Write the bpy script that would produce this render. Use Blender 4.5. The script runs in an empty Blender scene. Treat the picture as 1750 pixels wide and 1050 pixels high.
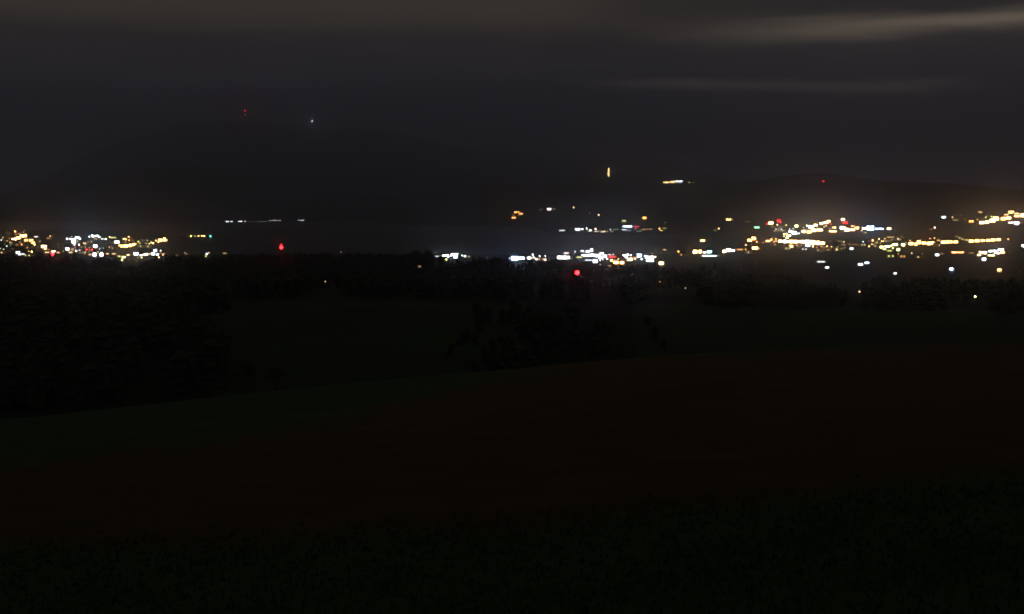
import bpy, bmesh, math, random
import numpy as np
from mathutils import Vector

random.seed(7)
rng = np.random.default_rng(7)
scene = bpy.context.scene
COL = scene.collection
PI = math.pi

# ------------------------------------------------------------------ camera
CAM_Z = 85.0                    # eye height over the lake
FPX = 2404.0                    # focal length in pixels of the 1750 px wide frame
PITCH = math.atan(175.0 / FPX)
cam_data = bpy.data.cameras.new('camera')
cam_data.sensor_width = 36.0
cam_data.lens = 36.0 * FPX / 1750.0
cam_data.clip_start = 0.5
cam_data.clip_end = 80000
cam = bpy.data.objects.new('camera', cam_data)
COL.objects.link(cam)
cam.location = (0, 0, CAM_Z)
cam.rotation_euler = (PI / 2 - PITCH, 0, 0)
scene.camera = cam

# ------------------------------------------------------------------ view, sampling
scene.view_settings.view_transform = 'Standard'
scene.view_settings.look = 'None'
scene.view_settings.exposure = 0.0
scene.view_settings.gamma = 1.0
scene.view_settings.use_curve_mapping = False
scene.render.engine = 'CYCLES'
cy = scene.cycles
cy.use_adaptive_sampling = False
cy.use_denoising = True
cy.denoiser = 'OPENIMAGEDENOISE'
cy.max_bounces = 4
cy.volume_bounces = 1
cy.sample_clamp_indirect = 1.0
cy.filter_width = 1.7

# ------------------------------------------------------------------ night sky
ADDED_MOON_EL, ADDED_MOON_ROT = math.radians(24), math.radians(150)
world = bpy.data.worlds.new('World')
scene.world = world
world.use_nodes = True
wt = world.node_tree
wt.nodes.clear()
WN, WL = wt.nodes, wt.links


def wmath(op, a, b=None, c=None, clamp=False):
    n = WN.new('ShaderNodeMath')
    n.operation = op
    n.use_clamp = clamp
    for i, v in enumerate((a, b, c)):
        if v is None:
            continue
        if isinstance(v, (int, float)):
            n.inputs[i].default_value = v
        else:
            WL.new(v, n.inputs[i])
    return n.outputs[0]


def wsmooth(v, lo, hi):
    n = WN.new('ShaderNodeMapRange')
    n.interpolation_type = 'SMOOTHSTEP'
    WL.new(v, n.inputs['Value'])
    n.inputs['From Min'].default_value = lo
    n.inputs['From Max'].default_value = hi
    return n.outputs['Result']


tc = WN.new('ShaderNodeTexCoord')
sep = WN.new('ShaderNodeSeparateXYZ')
WL.new(tc.outputs['Generated'], sep.inputs[0])
yy = wmath('MAXIMUM', sep.outputs['Y'], 0.08)
az = wmath('DIVIDE', sep.outputs['X'], yy)
el = wmath('DIVIDE', sep.outputs['Z'], yy)


def noise(sx, sz, scale, detail, seed, dist=0.0):
    cmb = WN.new('ShaderNodeCombineXYZ')
    WL.new(wmath('MULTIPLY', az, sx), cmb.inputs[0])
    WL.new(wmath('MULTIPLY', el, sz), cmb.inputs[1])
    cmb.inputs[2].default_value = seed
    n = WN.new('ShaderNodeTexNoise')
    n.inputs['Scale'].default_value = scale
    n.inputs['Detail'].default_value = detail
    n.inputs['Roughness'].default_value = 0.55
    n.inputs['Distortion'].default_value = dist
    WL.new(cmb.outputs[0], n.inputs['Vector'])
    return n.outputs['Fac']


n_big = noise(2.2, 11.0, 1.6, 4, 3.1, 0.4)      # wide cloud sheets
n_str = noise(3.5, 34.0, 1.5, 5, 8.7, 0.6)      # streaks
n_fine = noise(14, 60, 1.4, 5, 1.7, 0.3)
# el of a few streaks wobbles with the noise
wob = wmath('MULTIPLY', wmath('SUBTRACT', n_str, 0.5), 0.020)
elw = wmath('ADD', el, wob)


def band(el0, slope, thick_up, thick_dn, az_lo, az_hi, soft):
    """a cloud streak: centre line el0 + slope*az, soft ends"""
    line = wmath('ADD', wmath('MULTIPLY', az, slope), el0)
    d = wmath('SUBTRACT', elw, line)
    up = wsmooth(d, thick_up, 0.0)
    dn = wsmooth(d, -thick_dn, 0.0)
    a = wsmooth(az, az_lo, az_lo + soft)
    b = wsmooth(az, az_hi + soft, az_hi)
    return wmath('MULTIPLY', wmath('MULTIPLY', up, dn), wmath('MULTIPLY', a, b))


b1 = band(0.1125, 0.048, 0.013, 0.010, 0.06, 0.9, 0.28)      # bright streak upper right
b2 = band(0.0835, -0.004, 0.008, 0.006, 0.03, 0.26, 0.10)    # faint streak below it
b3 = band(0.140, -0.020, 0.050, 0.030, -0.9, 0.06, 0.20)   # brown sheet, upper left
b4 = band(0.136, 0.010, 0.016, 0.016, 0.02, 0.32, 0.08)     # dark gap top right
b5 = band(0.115, -0.080, 0.012, 0.012, 0.0, 0.25, 0.12)

ramp = WN.new('ShaderNodeValToRGB')
cr = ramp.color_ramp
cr.elements[0].position = 0.0
cr.elements[0].color = (0.0075, 0.0072, 0.0150, 1)
cr.elements[1].position = 1.0
cr.elements[1].color = (0.0330, 0.0285, 0.0255, 1)
e = cr.elements.new(0.20); e.color = (0.0080, 0.0078, 0.0145, 1)
e = cr.elements.new(0.34); e.color = (0.0250, 0.0225, 0.0275, 1)
e = cr.elements.new(0.48); e.color = (0.0420, 0.0350, 0.0290, 1)
WL.new(wmath('MULTIPLY', el, 3.6, clamp=True), ramp.inputs[0])


def wmix(a, b, fac, blend='MIX'):
    n = WN.new('ShaderNodeMix')
    n.data_type = 'RGBA'
    n.blend_type = blend
    for sock, v in ((n.inputs[0], fac), (n.inputs[6], a), (n.inputs[7], b)):
        if isinstance(v, (int, float)):
            sock.default_value = v
        elif isinstance(v, tuple):
            sock.default_value = v
        else:
            WL.new(v, sock)
    return n.outputs[2]


c = ramp.outputs[0]
varia = wmath('ADD', wmath('MULTIPLY', wmath('SUBTRACT', n_big, 0.5), 1.7), 1.0)
varia = wmath('ADD', varia, wmath('MULTIPLY', wmath('SUBTRACT', n_fine, 0.5), 0.6))
varia = wmath('ADD', varia, wmath('MULTIPLY', wmath('SUBTRACT', n_str, 0.5), 0.9))
varia = wmath('MAXIMUM', varia, 0.3)
mulc = WN.new('ShaderNodeVectorMath')
mulc.operation = 'SCALE'
WL.new(c, mulc.inputs[0])
WL.new(varia, mulc.inputs['Scale'])
c = mulc.outputs[0]
c = wmix(c, (0.090, 0.070, 0.048, 1), wmath('MULTIPLY', b3, 0.85))
low = wsmooth(el, 0.11, 0.0)
domeL = wmath('MULTIPLY', low, wsmooth(az, -0.16, -0.40))
domeR = wmath('MULTIPLY', wsmooth(el, 0.13, 0.0), wsmooth(az, 0.10, 0.30))
c = wmix(c, (0.030, 0.028, 0.033, 1), wmath('MULTIPLY', domeL, 0.75))
c = wmix(c, (0.034, 0.030, 0.035, 1), wmath('MULTIPLY', domeR, 0.75))
c = wmix(c, (0.0165, 0.0150, 0.0165, 1), wmath('MULTIPLY', b4, 0.6))
c = wmix(c, (0.0260, 0.0225, 0.0215, 1), wmath('MULTIPLY', b5, 0.5))
c = wmix(c, (0.37, 0.29, 0.21, 1), wmath('MULTIPLY', b1, 1.0))
c = wmix(c, (0.130, 0.116, 0.098, 1), wmath('MULTIPLY', b2, 0.85))
bg1 = WN.new('ShaderNodeBackground')
WL.new(c, bg1.inputs[0])
bg1.inputs[1].default_value = 1.0
sky = WN.new('ShaderNodeTexSky')
sky.sky_type = 'NISHITA'
sky.sun_disc = False
sky.sun_elevation = ADDED_MOON_EL
sky.sun_rotation = ADDED_MOON_ROT
bg2 = WN.new('ShaderNodeBackground')
WL.new(sky.outputs[0], bg2.inputs[0])
bg2.inputs[1].default_value = 0.00012
addw = WN.new('ShaderNodeAddShader')
WL.new(bg1.outputs[0], addw.inputs[0])
WL.new(bg2.outputs[0], addw.inputs[1])
wo = WN.new('ShaderNodeOutputWorld')
WL.new(addw.outputs[0], wo.inputs[0])

sun_d = bpy.data.lights.new('added_moon', 'SUN')
sun_d.energy = 0.002  # faint moonlight added to an overcast, moonless night
sun_d.angle = math.radians(12)
sun_d.color = (0.85, 0.9, 1.0)
sun_o = bpy.data.objects.new('added_moon', sun_d)
COL.objects.link(sun_o)
dirv = Vector((math.sin(ADDED_MOON_ROT) * math.cos(ADDED_MOON_EL), math.cos(ADDED_MOON_ROT) * math.cos(ADDED_MOON_EL), math.sin(ADDED_MOON_EL)))
sun_o.rotation_euler = (-dirv).to_track_quat('-Z', 'Y').to_euler()


# ------------------------------------------------------------------ helpers
def tag(o, label=None, cat=None, group=None, kind=None):
    if label: o['label'] = label
    if cat: o['category'] = cat
    if group: o['group'] = group
    if kind: o['kind'] = kind
    return o


def empty(name, loc, rz=0.0):
    o = bpy.data.objects.new(name, None)
    o.empty_display_size = 2
    COL.objects.link(o)
    o.location = loc
    o.rotation_euler = (0, 0, rz)
    return o


def link(name, mesh, parent=None, loc=(0, 0, 0), scale=(1, 1, 1), rz=0.0):
    o = bpy.data.objects.new(name, mesh)
    COL.objects.link(o)
    o.parent = parent
    o.location = loc
    o.scale = scale
    o.rotation_euler = (0, 0, rz)
    return o


def mesh_np(name, verts, faces, mats, smooth=False, midx=None):
    m = bpy.data.meshes.new(name)
    m.from_pydata([tuple(v) for v in verts] if not isinstance(verts, np.ndarray) else verts.tolist(), [],
                  faces if not isinstance(faces, np.ndarray) else faces.tolist())
    for x in (mats if isinstance(mats, (list, tuple)) else [mats]):
        m.materials.append(x)
    if midx is not None:
        m.polygons.foreach_set('material_index', midx)
    if smooth:
        m.polygons.foreach_set('use_smooth', [True] * len(m.polygons))
    m.update()
    return m


class MB:
    def __init__(s):
        s.v, s.f = [], []

    def box(s, x0, x1, y0, y1, z0, z1):
        b = len(s.v)
        s.v += [(x0, y0, z0), (x1, y0, z0), (x1, y1, z0), (x0, y1, z0), (x0, y0, z1), (x1, y0, z1), (x1, y1, z1), (x0, y1, z1)]
        s.f += [(b, b + 3, b + 2, b + 1), (b + 4, b + 5, b + 6, b + 7), (b, b + 1, b + 5, b + 4), (b + 1, b + 2, b + 6, b + 5),
                (b + 2, b + 3, b + 7, b + 6), (b + 3, b, b + 4, b + 7)]
        return s

    def tube(s, p0, p1, r0, r1, n=6):
        p0, p1 = Vector(p0), Vector(p1)
        d = (p1 - p0).normalized()
        a = d.orthogonal().normalized()
        c_ = d.cross(a)
        b = len(s.v)
        for p, r in ((p0, r0), (p1, r1)):
            for k in range(n):
                t = 2 * PI * k / n
                s.v.append(tuple(p + a * (r * math.cos(t)) + c_ * (r * math.sin(t))))
        for k in range(n):
            k2 = (k + 1) % n
            s.f.append((b + k, b + k2, b + n + k2, b + n + k))
        s.f.append(tuple(b + n + k for k in range(n)))
        s.f.append(tuple(b + n - 1 - k for k in range(n)))
        return s

    def lathe(s, prof, n=8, cx=0, cy_=0):
        b = len(s.v)
        for r, z in prof:
            for k in range(n):
                t = 2 * PI * k / n
                s.v.append((cx + r * math.cos(t), cy_ + r * math.sin(t), z))
        for i in range(len(prof) - 1):
            for k in range(n):
                k2 = (k + 1) % n
                s.f.append((b + i * n + k, b + i * n + k2, b + (i + 1) * n + k2, b + (i + 1) * n + k))
        s.f.append(tuple(b + n - 1 - k for k in range(n)))
        s.f.append(tuple(b + (len(prof) - 1) * n + k for k in range(n)))
        return s

    def mesh(s, name, mat, smooth=False):
        return mesh_np(name, s.v, s.f, mat, smooth)


def diffuse_mat(name, col, rough=0.8, col2=None, scale=3.0, bump=0.0, metallic=0.0, detail=5):
    m = bpy.data.materials.new(name)
    m.use_nodes = True
    nt = m.node_tree
    b = nt.nodes['Principled BSDF']
    b.inputs['Base Color'].default_value = (*col, 1)
    b.inputs['Roughness'].default_value = rough
    b.inputs['Metallic'].default_value = metallic
    b.inputs['Specular IOR Level'].default_value = 0.25
    t = nt.nodes.new('ShaderNodeTexCoord')
    n = nt.nodes.new('ShaderNodeTexNoise')
    n.inputs['Scale'].default_value = scale
    n.inputs['Detail'].default_value = detail
    nt.links.new(t.outputs['Object'], n.inputs['Vector'])
    if col2 is not None:
        r = nt.nodes.new('ShaderNodeValToRGB')
        r.color_ramp.elements[0].position = 0.32
        r.color_ramp.elements[1].position = 0.68
        r.color_ramp.elements[0].color = (*col, 1)
        r.color_ramp.elements[1].color = (*col2, 1)
        nt.links.new(n.outputs['Fac'], r.inputs[0])
        nt.links.new(r.outputs[0], b.inputs['Base Color'])
    if bump > 0:
        bp = nt.nodes.new('ShaderNodeBump')
        bp.inputs['Strength'].default_value = bump
        bp.inputs['Distance'].default_value = 0.3
        nt.links.new(n.outputs['Fac'], bp.inputs['Height'])
        nt.links.new(bp.outputs[0], b.inputs['Normal'])
    return m


M_METAL = diffuse_mat('galvanised_steel', (0.30, 0.31, 0.32), 0.5, (0.22, 0.23, 0.24), 1.5, 0, 0.6)
M_PLASTER = [diffuse_mat('plaster_' + n, c_, 0.85, tuple(x * 0.8 for x in c_), 0.6, 0.2) for n, c_ in
             (('white', (0.60, 0.58, 0.54)), ('cream', (0.52, 0.45, 0.33)), ('grey', (0.36, 0.36, 0.36)), ('ochre', (0.44, 0.33, 0.20)))]
M_TILE = [diffuse_mat('roof_' + n, c_, 0.8, tuple(x * 0.7 for x in c_), 1.5, 0.5) for n, c_ in
          (('red', (0.20, 0.085, 0.06)), ('brown', (0.12, 0.08, 0.06)), ('slate', (0.08, 0.085, 0.09)))]
M_BARK = diffuse_mat('bark', (0.10, 0.075, 0.055), 0.9, (0.06, 0.045, 0.035), 4, 0.8)
M_LEAF = diffuse_mat('leaves', (0.045, 0.075, 0.025), 0.8, (0.075, 0.10, 0.035), 0.8)
M_LEAF2 = diffuse_mat('dark_needles', (0.025, 0.045, 0.020), 0.85, (0.045, 0.065, 0.03), 0.5)
M_HULL = diffuse_mat('boat_paint', (0.7, 0.7, 0.68), 0.4, (0.6, 0.6, 0.58), 2)

LIGHT_COL = {
    'W': (0.84, 0.93, 1.00), 'N': (1.00, 0.62, 0.25), 'A': (1.00, 0.42, 0.10), 'Y': (0.90, 0.86, 0.26),
    'O': (1.00, 0.42, 0.16), 'R': (1.00, 0.010, 0.014), 'B': (0.42, 0.62, 1.00), 'G': (0.35, 1.0, 0.62),
    'T': (0.20, 1.00, 0.80), 'P': (1.00, 0.66, 0.60)}
LIGHT_POW = {1: 0.7, 2: 2.6, 3: 8.0, 4: 23.0, 5: 60.0}
COL_WORD = {'W': 'white', 'N': 'warm-white', 'A': 'amber', 'Y': 'yellow-green', 'O': 'orange', 'R': 'red', 'B': 'blue-white',
            'G': 'pale-green', 'T': 'turquoise', 'P': 'pinkish'}
POW_WORD = {1: 'faint', 2: 'small', 3: 'bright', 4: 'blazing', 5: 'brilliant'}
_em = {}


def emit_mat(c_, p):
    k = (c_, p)
    if k not in _em:
        m = bpy.data.materials.new('lamp_glass_%s_%s' % (COL_WORD[c_].replace('-', '_'), POW_WORD[p] if p in POW_WORD else 'x'))
        m.use_nodes = True
        b = m.node_tree.nodes['Principled BSDF']
        b.inputs['Base Color'].default_value = (0.5, 0.5, 0.5, 1)
        b.inputs['Emission Color'].default_value = (*LIGHT_COL[c_], 1)
        b.inputs['Emission Strength'].default_value = LIGHT_POW[p]
        _em[k] = m
    return _em[k]


# ------------------------------------------------------------------ terrain heights
US = np.array([-900, -200, 0, 250, 320, 600, 875, 960, 1130, 1250, 1400, 1600, 1750, 1950, 2700], float)
RS = np.array([0, 150, 250, 400, 600, 900, 1300, 1800, 2100, 2350, 2550, 3000, 3600, 4200, 4450, 5000, 5500, 6200, 7150, 7500, 13000, 18000, 19500, 20600], float)
TAB = np.array([
    # -900 -200   0  250  320  600  875  960 1130 1250 1400 1600 1750 1950 2700
    [40] * 15,
    [30] * 15,
    [18, 20, 20, 24, 26, 34, 36, 38, 40, 43, 44, 44, 42, 40, 38],
    [18, 20, 20, 23, 25, 32, 31, 33, 36, 40, 41, 40, 38, 36, 34],
    [26, 28, 28, 32, 34, 41, 40, 38, 36, 35, 34, 33, 31, 30, 30],
    [22, 23, 23, 25, 26, 30, 28, 27, 26, 25, 24, 23, 22, 20, 20],
    [10, 10, 10, 10, 10, 10, 10, 9, 8, 9, 9, 9, 9, 9, 9],
    [6, 6, 6, 5, 5, 5, 5, 5, 5, 6, 6, 6, 6, 7, 8],
    [5, 5, 5, 4, 3, 3, 3, 3, 3, 5, 5, 5, 6, 6, 8],
    [6, 6, 6, 4, 2, 2, 2, 2, 2, 5, 6, 6, 6, 7, 9],
    [7, 7, 7, 4, -4, -4, -4, -4, -4, 3, 7, 7, 7, 8, 9],
    [9, 9, 9, 6, -8, -9, -9, -9, -8, 2, 8, 8, 8, 9, 10],
    [11, 11, 11, 8, -8, -9, -9, -5, -4, 1, 10, 9, 10, 12, 14],
    [10, 10, 10, 7, -8, -9, -9, 2, 3, 4, 15, 14, 18, 20, 22],
    [-4, -4, -4, -4, -8, -9, -9, 4, 6, 8, 17, 17, 24, 26, 30],
    [-8, -8, -8, -8, -8, -9, -9, 8, 12, 16, 22, 26, 36, 40, 40],
    [-8, -8, -8, -8, -8, -9, 2, 40, 30, 34, 36, 40, 48, 52, 60],
    [-8, -8, -8, -8, -8, -9, 40, 95, 80, 70, 90, 80, 75, 80, 90],
    [4, 4, 4, 4, 4, 4, 90, 150, 150, 130, 205, 185, 150, 140, 150],
    [30, 30, 30, 25, 25, 25, 110, 165, 180, 150, 190, 170, 140, 130, 140],
    [50, 70, 100, 290, 340, 320, 280, 290, 290, 210, 180, 160, 140, 130, 130],
    [60, 85, 150, 575, 690, 640, 480, 440, 380, 260, 210, 190, 170, 160, 150],
    [100, 150, 180, 200, 220, 200, 160, 150, 130, 100, 90, 80, 80, 80, 80],
    [40] * 15], float)
TAB[-4] = CAM_Z + (TAB[-4] - CAM_Z) * 13000 / 9000      # the high mountain stands 18 km off
TAB[-3] = CAM_Z + (TAB[-3] - CAM_Z) * 18000 / 10500

RIDGE = np.array([(-900, 440), (-200, 441), (0, 441), (45, 434), (100, 433), (160, 437), (195, 446), (240, 448), (290, 438), (350, 436), (420, 435),
                  (500, 433), (600, 435), (690, 433), (735, 432), (760, 440), (800, 440), (850, 439), (900, 447), (960, 444), (1010, 448), (1060, 455),
                  (1130, 461), (1220, 470), (1400, 472), (1750, 472), (2700, 474)], float)


def vnoise(x, y, seed=0):
    """cheap smooth value noise, -1..1"""
    xi, yi = np.floor(x), np.floor(y)
    fx, fy = x - xi, y - yi
    fx, fy = fx * fx * (3 - 2 * fx), fy * fy * (3 - 2 * fy)

    def h(a, b):
        s = np.sin(a * 127.1 + b * 311.7 + seed * 74.7) * 43758.5453
        return (s - np.floor(s)) * 2 - 1
    return (h(xi, yi) * (1 - fx) + h(xi + 1, yi) * fx) * (1 - fy) + (h(xi, yi + 1) * (1 - fx) + h(xi + 1, yi + 1) * fx) * fy


def softplus(x, k):
    return np.logaddexp(0, x / k) * k


def near_hill(X, Y):
    Yp = np.maximum(Y, 0)
    d = 3.6 + 0.0362 * Yp + 0.000256 * Yp ** 2 + 0.0012 * np.maximum(0, Yp - 150) ** 2
    d += 0.100 * softplus(28 - X, 10)
    d += 0.00004 * np.maximum(0, np.abs(X) - 120) ** 2
    return CAM_Z - d


def polar(X, Y):
    r = np.hypot(X, Y)
    th = np.arctan2(X, Y)
    tc_ = np.clip(th, -0.62, 0.62)
    u = 875 + FPX * np.tan(tc_)
    ye = r * np.cos(np.clip(np.abs(th), 0, 0.44))
    return u, ye


def height(X, Y):
    X = np.asarray(X, float); Y = np.asarray(Y, float)
    u, ye = polar(X, Y)
    iu = np.clip(np.searchsorted(US, u) - 1, 0, len(US) - 2)
    ir = np.clip(np.searchsorted(RS, ye) - 1, 0, len(RS) - 2)
    fu = np.clip((u - US[iu]) / (US[iu + 1] - US[iu]), 0, 1)
    fr = np.clip((ye - RS[ir]) / (RS[ir + 1] - RS[ir]), 0, 1)
    fu = fu * fu * (3 - 2 * fu)
    h = (TAB[ir, iu] * (1 - fu) + TAB[ir, iu + 1] * fu) * (1 - fr) + (TAB[ir + 1, iu] * (1 - fu) + TAB[ir + 1, iu + 1] * fu) * fr
    # wooded ridge at 1500 m
    yt = np.interp(u, RIDGE[:, 0], RIDGE[:, 1])
    top = CAM_Z - 1500 * ((yt - 525) / FPX + 175 / FPX) - 13.5
    g = np.exp(-((ye - 1500) / 170.0) ** 2)
    base = h
    h = base * (1 - g) + np.maximum(top, 1.5) * g
    # relief
    rel = vnoise(X / 170, Y / 170, 1) * 1.3 + vnoise(X / 60, Y / 60, 2) * 0.4
    land = np.clip((h - 1.0) / 8.0, 0, 1) * np.clip((ye - 260) / 300, 0, 1)
    h = h + rel * land * (1 - 0.7 * g)
    mt = np.clip((ye - 7100) / 1500, 0, 1) * np.clip((h - 20) / 200, 0, 1)
    h = h + mt * (vnoise(X / 1700, Y / 1700, 3) * 70 + vnoise(X / 650, Y / 650, 4) * 30 + vnoise(X / 220, Y / 220, 5) * 12)
    # causeway out in the lake on the left
    cw = np.exp(-((u - 340) / 36.0) ** 4) * np.exp(-((ye - 3700) / 170.0) ** 4)
    h = np.where(cw > 0.02, np.maximum(h, -8 + 9.6 * np.minimum(1, cw * 1.6)), h)
    nh = near_hill(X, Y) + (vnoise(X / 25, Y / 25, 6) * 0.22 + vnoise(X / 7, Y / 7, 7) * 0.06) * np.clip(Y / 20, 0, 1)
    return np.maximum(h, nh)


def H(x, y):
    return float(height(x, y))


# ground material: fields by place, real albedos
mg = bpy.data.materials.new('fields_and_meadows')
mg.use_nodes = True
gt = mg.node_tree
gb = gt.nodes['Principled BSDF']
gb.inputs['Roughness'].default_value = 0.95
gb.inputs['Specular IOR Level'].default_value = 0.1
att = gt.nodes.new('ShaderNodeAttribute')
att.attribute_name = 'cover'
gtc = gt.nodes.new('ShaderNodeTexCoord')


def gnoise(scale, detail):
    n = gt.nodes.new('ShaderNodeTexNoise')
    n.inputs['Scale'].default_value = scale
    n.inputs['Detail'].default_value = detail
    gt.links.new(gtc.outputs['Object'], n.inputs['Vector'])
    return n.outputs['Fac']


gn1, gn2 = gnoise(0.35, 8), gnoise(0.02, 4)
mx = gt.nodes.new('ShaderNodeMix')
mx.data_type = 'RGBA'
mx.blend_type = 'MULTIPLY'
mx.inputs[0].default_value = 0.7
gt.links.new(att.outputs['Color'], mx.inputs[6])
rr = gt.nodes.new('ShaderNodeValToRGB')
rr.color_ramp.elements[0].position = 0.3
rr.color_ramp.elements[0].color = (0.45, 0.45, 0.45, 1)
rr.color_ramp.elements[1].position = 0.7
rr.color_ramp.elements[1].color = (1.3, 1.3, 1.3, 1)
gm = gt.nodes.new('ShaderNodeMath')
gm.operation = 'ADD'
gm2 = gt.nodes.new('ShaderNodeMath')
gm2.operation = 'MULTIPLY'
gm2.inputs[1].default_value = 0.5
gt.links.new(gn1, gm.inputs[0]); gt.links.new(gn2, gm.inputs[1]); gt.links.new(gm.outputs[0], gm2.inputs[0])
gt.links.new(gm2.outputs[0], rr.inputs[0])
gt.links.new(rr.outputs[0], mx.inputs[7])
gt.links.new(mx.outputs[2], gb.inputs['Base Color'])
gbp = gt.nodes.new('ShaderNodeBump')
gbp.inputs['Strength'].default_value = 0.6
gbp.inputs['Distance'].default_value = 0.25
gt.links.new(gn1, gbp.inputs['Height'])
gt.links.new(gbp.outputs[0], gb.inputs['Normal'])

C_GRASS = np.array((0.045, 0.095, 0.022))
C_SOIL = np.array((0.094, 0.062, 0.014))
C_FOREST = np.array((0.018, 0.024, 0.012))
C_MEADOW = np.array((0.036, 0.066, 0.018))
C_ROCK = np.array((0.045, 0.055, 0.050))


def pix(X, Y, Z):
    """where a world point falls in the 1750x1050 frame (for laying out the fields' edges)"""
    cp, sp = math.cos(PITCH), math.sin(PITCH)
    dz = Z - CAM_Z
    f = Y * cp - dz * sp
    f = np.where(f < 1, 1, f)
    up = Y * sp + dz * cp
    return 875 + FPX * X / f, 525 - FPX * up / f


def soil_y_near(u):   # lower edge of the ploughed strip
    return np.interp(u, [-600, 0, 400, 875, 1230, 1750, 2600], [960, 938, 915, 890, 867, 814, 760])


def soil_y_far(u):
    return np.interp(u, [-600, 0, 295, 600, 875, 1050, 2600], [850, 796, 760, 705, 640, 600, 560])


def cover(X, Y, Z):
    u, ye = polar(X, Y)
    px_, py_ = pix(X, Y, Z)
    nz = vnoise(X / 3.5, Y / 3.5, 21) * 5
    col = np.tile(C_MEADOW, (len(X), 1))
    near = (ye < 330) & (Y > 0)
    nz = nz * 2.2 + vnoise(X / 18, Y / 18, 22) * 14
    a1 = np.clip((py_ + nz - soil_y_far(px_)) / 26 + 0.5, 0, 1)
    a2 = np.clip((soil_y_near(px_) - py_ - nz) / 34 + 0.5, 0, 1)
    a = (a1 * a2)[:, None]
    mixc = C_GRASS * (1 - a) + C_SOIL * a
    col[near] = mixc[near]
    mid = (ye >= 330) & (ye < 800)
    field = mid & (((u > 360) & (u < 900)) | (u > 1080))
    col[mid] = C_FOREST
    col[field] = C_MEADOW
    far = (ye >= 800) & (ye < 2300)
    n2 = vnoise(X / 150, Y / 220, 31)
    col[far] = C_FOREST
    col[far & (n2 > 0.25)] = C_MEADOW * 0.8
    col[ye > 4300] = C_FOREST * 1.3
    rock = (ye > 12000) & (vnoise(X / 460, Y / 260, 33) > 0.5)
    col[rock] = C_ROCK
    return col


# polar ground sheet to the horizon
ang = np.unique(np.round(np.concatenate([
    np.linspace(-180, -32, 50), np.linspace(-32, -23, 22), np.linspace(-23, 23, 620), np.linspace(23, 32, 22), np.linspace(32, 180, 50)]), 4))
ang = np.radians(ang[:-1])
rad = np.concatenate([np.linspace(1, 12, 8), np.geomspace(14, 320, 150), np.geomspace(328, 2600, 130), np.geomspace(2660, 7000, 50), np.linspace(7100, 18600, 90), np.geomspace(18800, 20600, 5)])
A, R = np.meshgrid(ang, rad)
GX, GY = (R * np.sin(A)).ravel(), (R * np.cos(A)).ravel()
GZ = height(GX, GY)
nA, nR = len(ang), len(rad)
idx = np.arange(nA * nR).reshape(nR, nA)
nxt = np.roll(idx, -1, axis=1)
faces = np.stack([idx[:-1], nxt[:-1], nxt[1:], idx[1:]], axis=-1).reshape(-1, 4)[:, ::-1]
verts = np.stack([GX, GY, GZ], 1)
cen = len(verts)
verts = np.vstack([verts, [[0, 0, H(0, 0.0)]]])
gmesh = bpy.data.meshes.new('ground')
ntri = nA
nq = len(faces)
gmesh.vertices.add(len(verts))
gmesh.vertices.foreach_set('co', verts.ravel())
tri = np.stack([idx[0], np.full(nA, cen), nxt[0]], 1)[:, ::-1][:, ::-1]
tri = np.stack([nxt[0], idx[0], np.full(nA, cen)], 1)
loops = np.concatenate([faces.ravel(), tri.ravel()])
gmesh.loops.add(len(loops))
gmesh.loops.foreach_set('vertex_index', loops)
starts = np.concatenate([np.arange(nq) * 4, nq * 4 + np.arange(ntri) * 3])
gmesh.polygons.add(nq + ntri)
gmesh.polygons.foreach_set('loop_start', starts)
gmesh.materials.append(mg)
gmesh.update(calc_edges=True)
gmesh.validate()
gmesh.polygons.foreach_set('use_smooth', [True] * len(gmesh.polygons))
ca = gmesh.color_attributes.new('cover', 'FLOAT_COLOR', 'POINT')
cc = cover(verts[:, 0], verts[:, 1], verts[:, 2])
ca.data.foreach_set('color', np.hstack([cc, np.ones((len(cc), 1))]).ravel())
ground = bpy.data.objects.new('ground', gmesh)
COL.objects.link(ground)
tag(ground, kind='structure', label='dark rolling fields, wooded ridges and mountain slopes')

# lake
mw = bpy.data.materials.new('lake_water')
mw.use_nodes = True
b = mw.node_tree.nodes['Principled BSDF']
b.inputs['Base Color'].default_value = (0.012, 0.018, 0.022, 1)
b.inputs['Roughness'].default_value = 0.5
b.inputs['IOR'].default_value = 1.33
t = mw.node_tree.nodes.new('ShaderNodeTexCoord')
n = mw.node_tree.nodes.new('ShaderNodeTexNoise')
n.inputs['Scale'].default_value = 0.12
n.inputs['Detail'].default_value = 6
mw.node_tree.links.new(t.outputs['Object'], n.inputs['Vector'])
bp = mw.node_tree.nodes.new('ShaderNodeBump')
bp.inputs['Strength'].default_value = 0.5
bp.inputs['Distance'].default_value = 0.8
mw.node_tree.links.new(n.outputs['Fac'], bp.inputs['Height'])
mw.node_tree.links.new(bp.outputs[0], b.inputs['Normal'])
lv, lf = [], []
la = np.radians(np.linspace(-40, 24, 65)); lr = np.geomspace(2150, 8400, 24)
for i, r_ in enumerate(lr):
    for j, a_ in enumerate(la):
        lv.append((r_ * math.sin(a_), r_ * math.cos(a_), 0.0))
for i in range(len(lr) - 1):
    for j in range(len(la) - 1):
        q = i * len(la) + j
        lf.append((q, q + len(la), q + len(la) + 1, q + 1)[::-1])
tag(link('lake', mesh_np('lake', lv, lf, mw)), kind='structure', label='wide dark lake between the near ridge and the mountain')


# ------------------------------------------------------------------ placing things on the land
def ray(px_, py_):
    x = (px_ - 875) / FPX
    y = (525 - py_) / FPX
    cp, sp = math.cos(PITCH), math.sin(PITCH)
    d = np.array((x, cp + y * sp, -sp + y * cp))
    return d / d[1]


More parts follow.
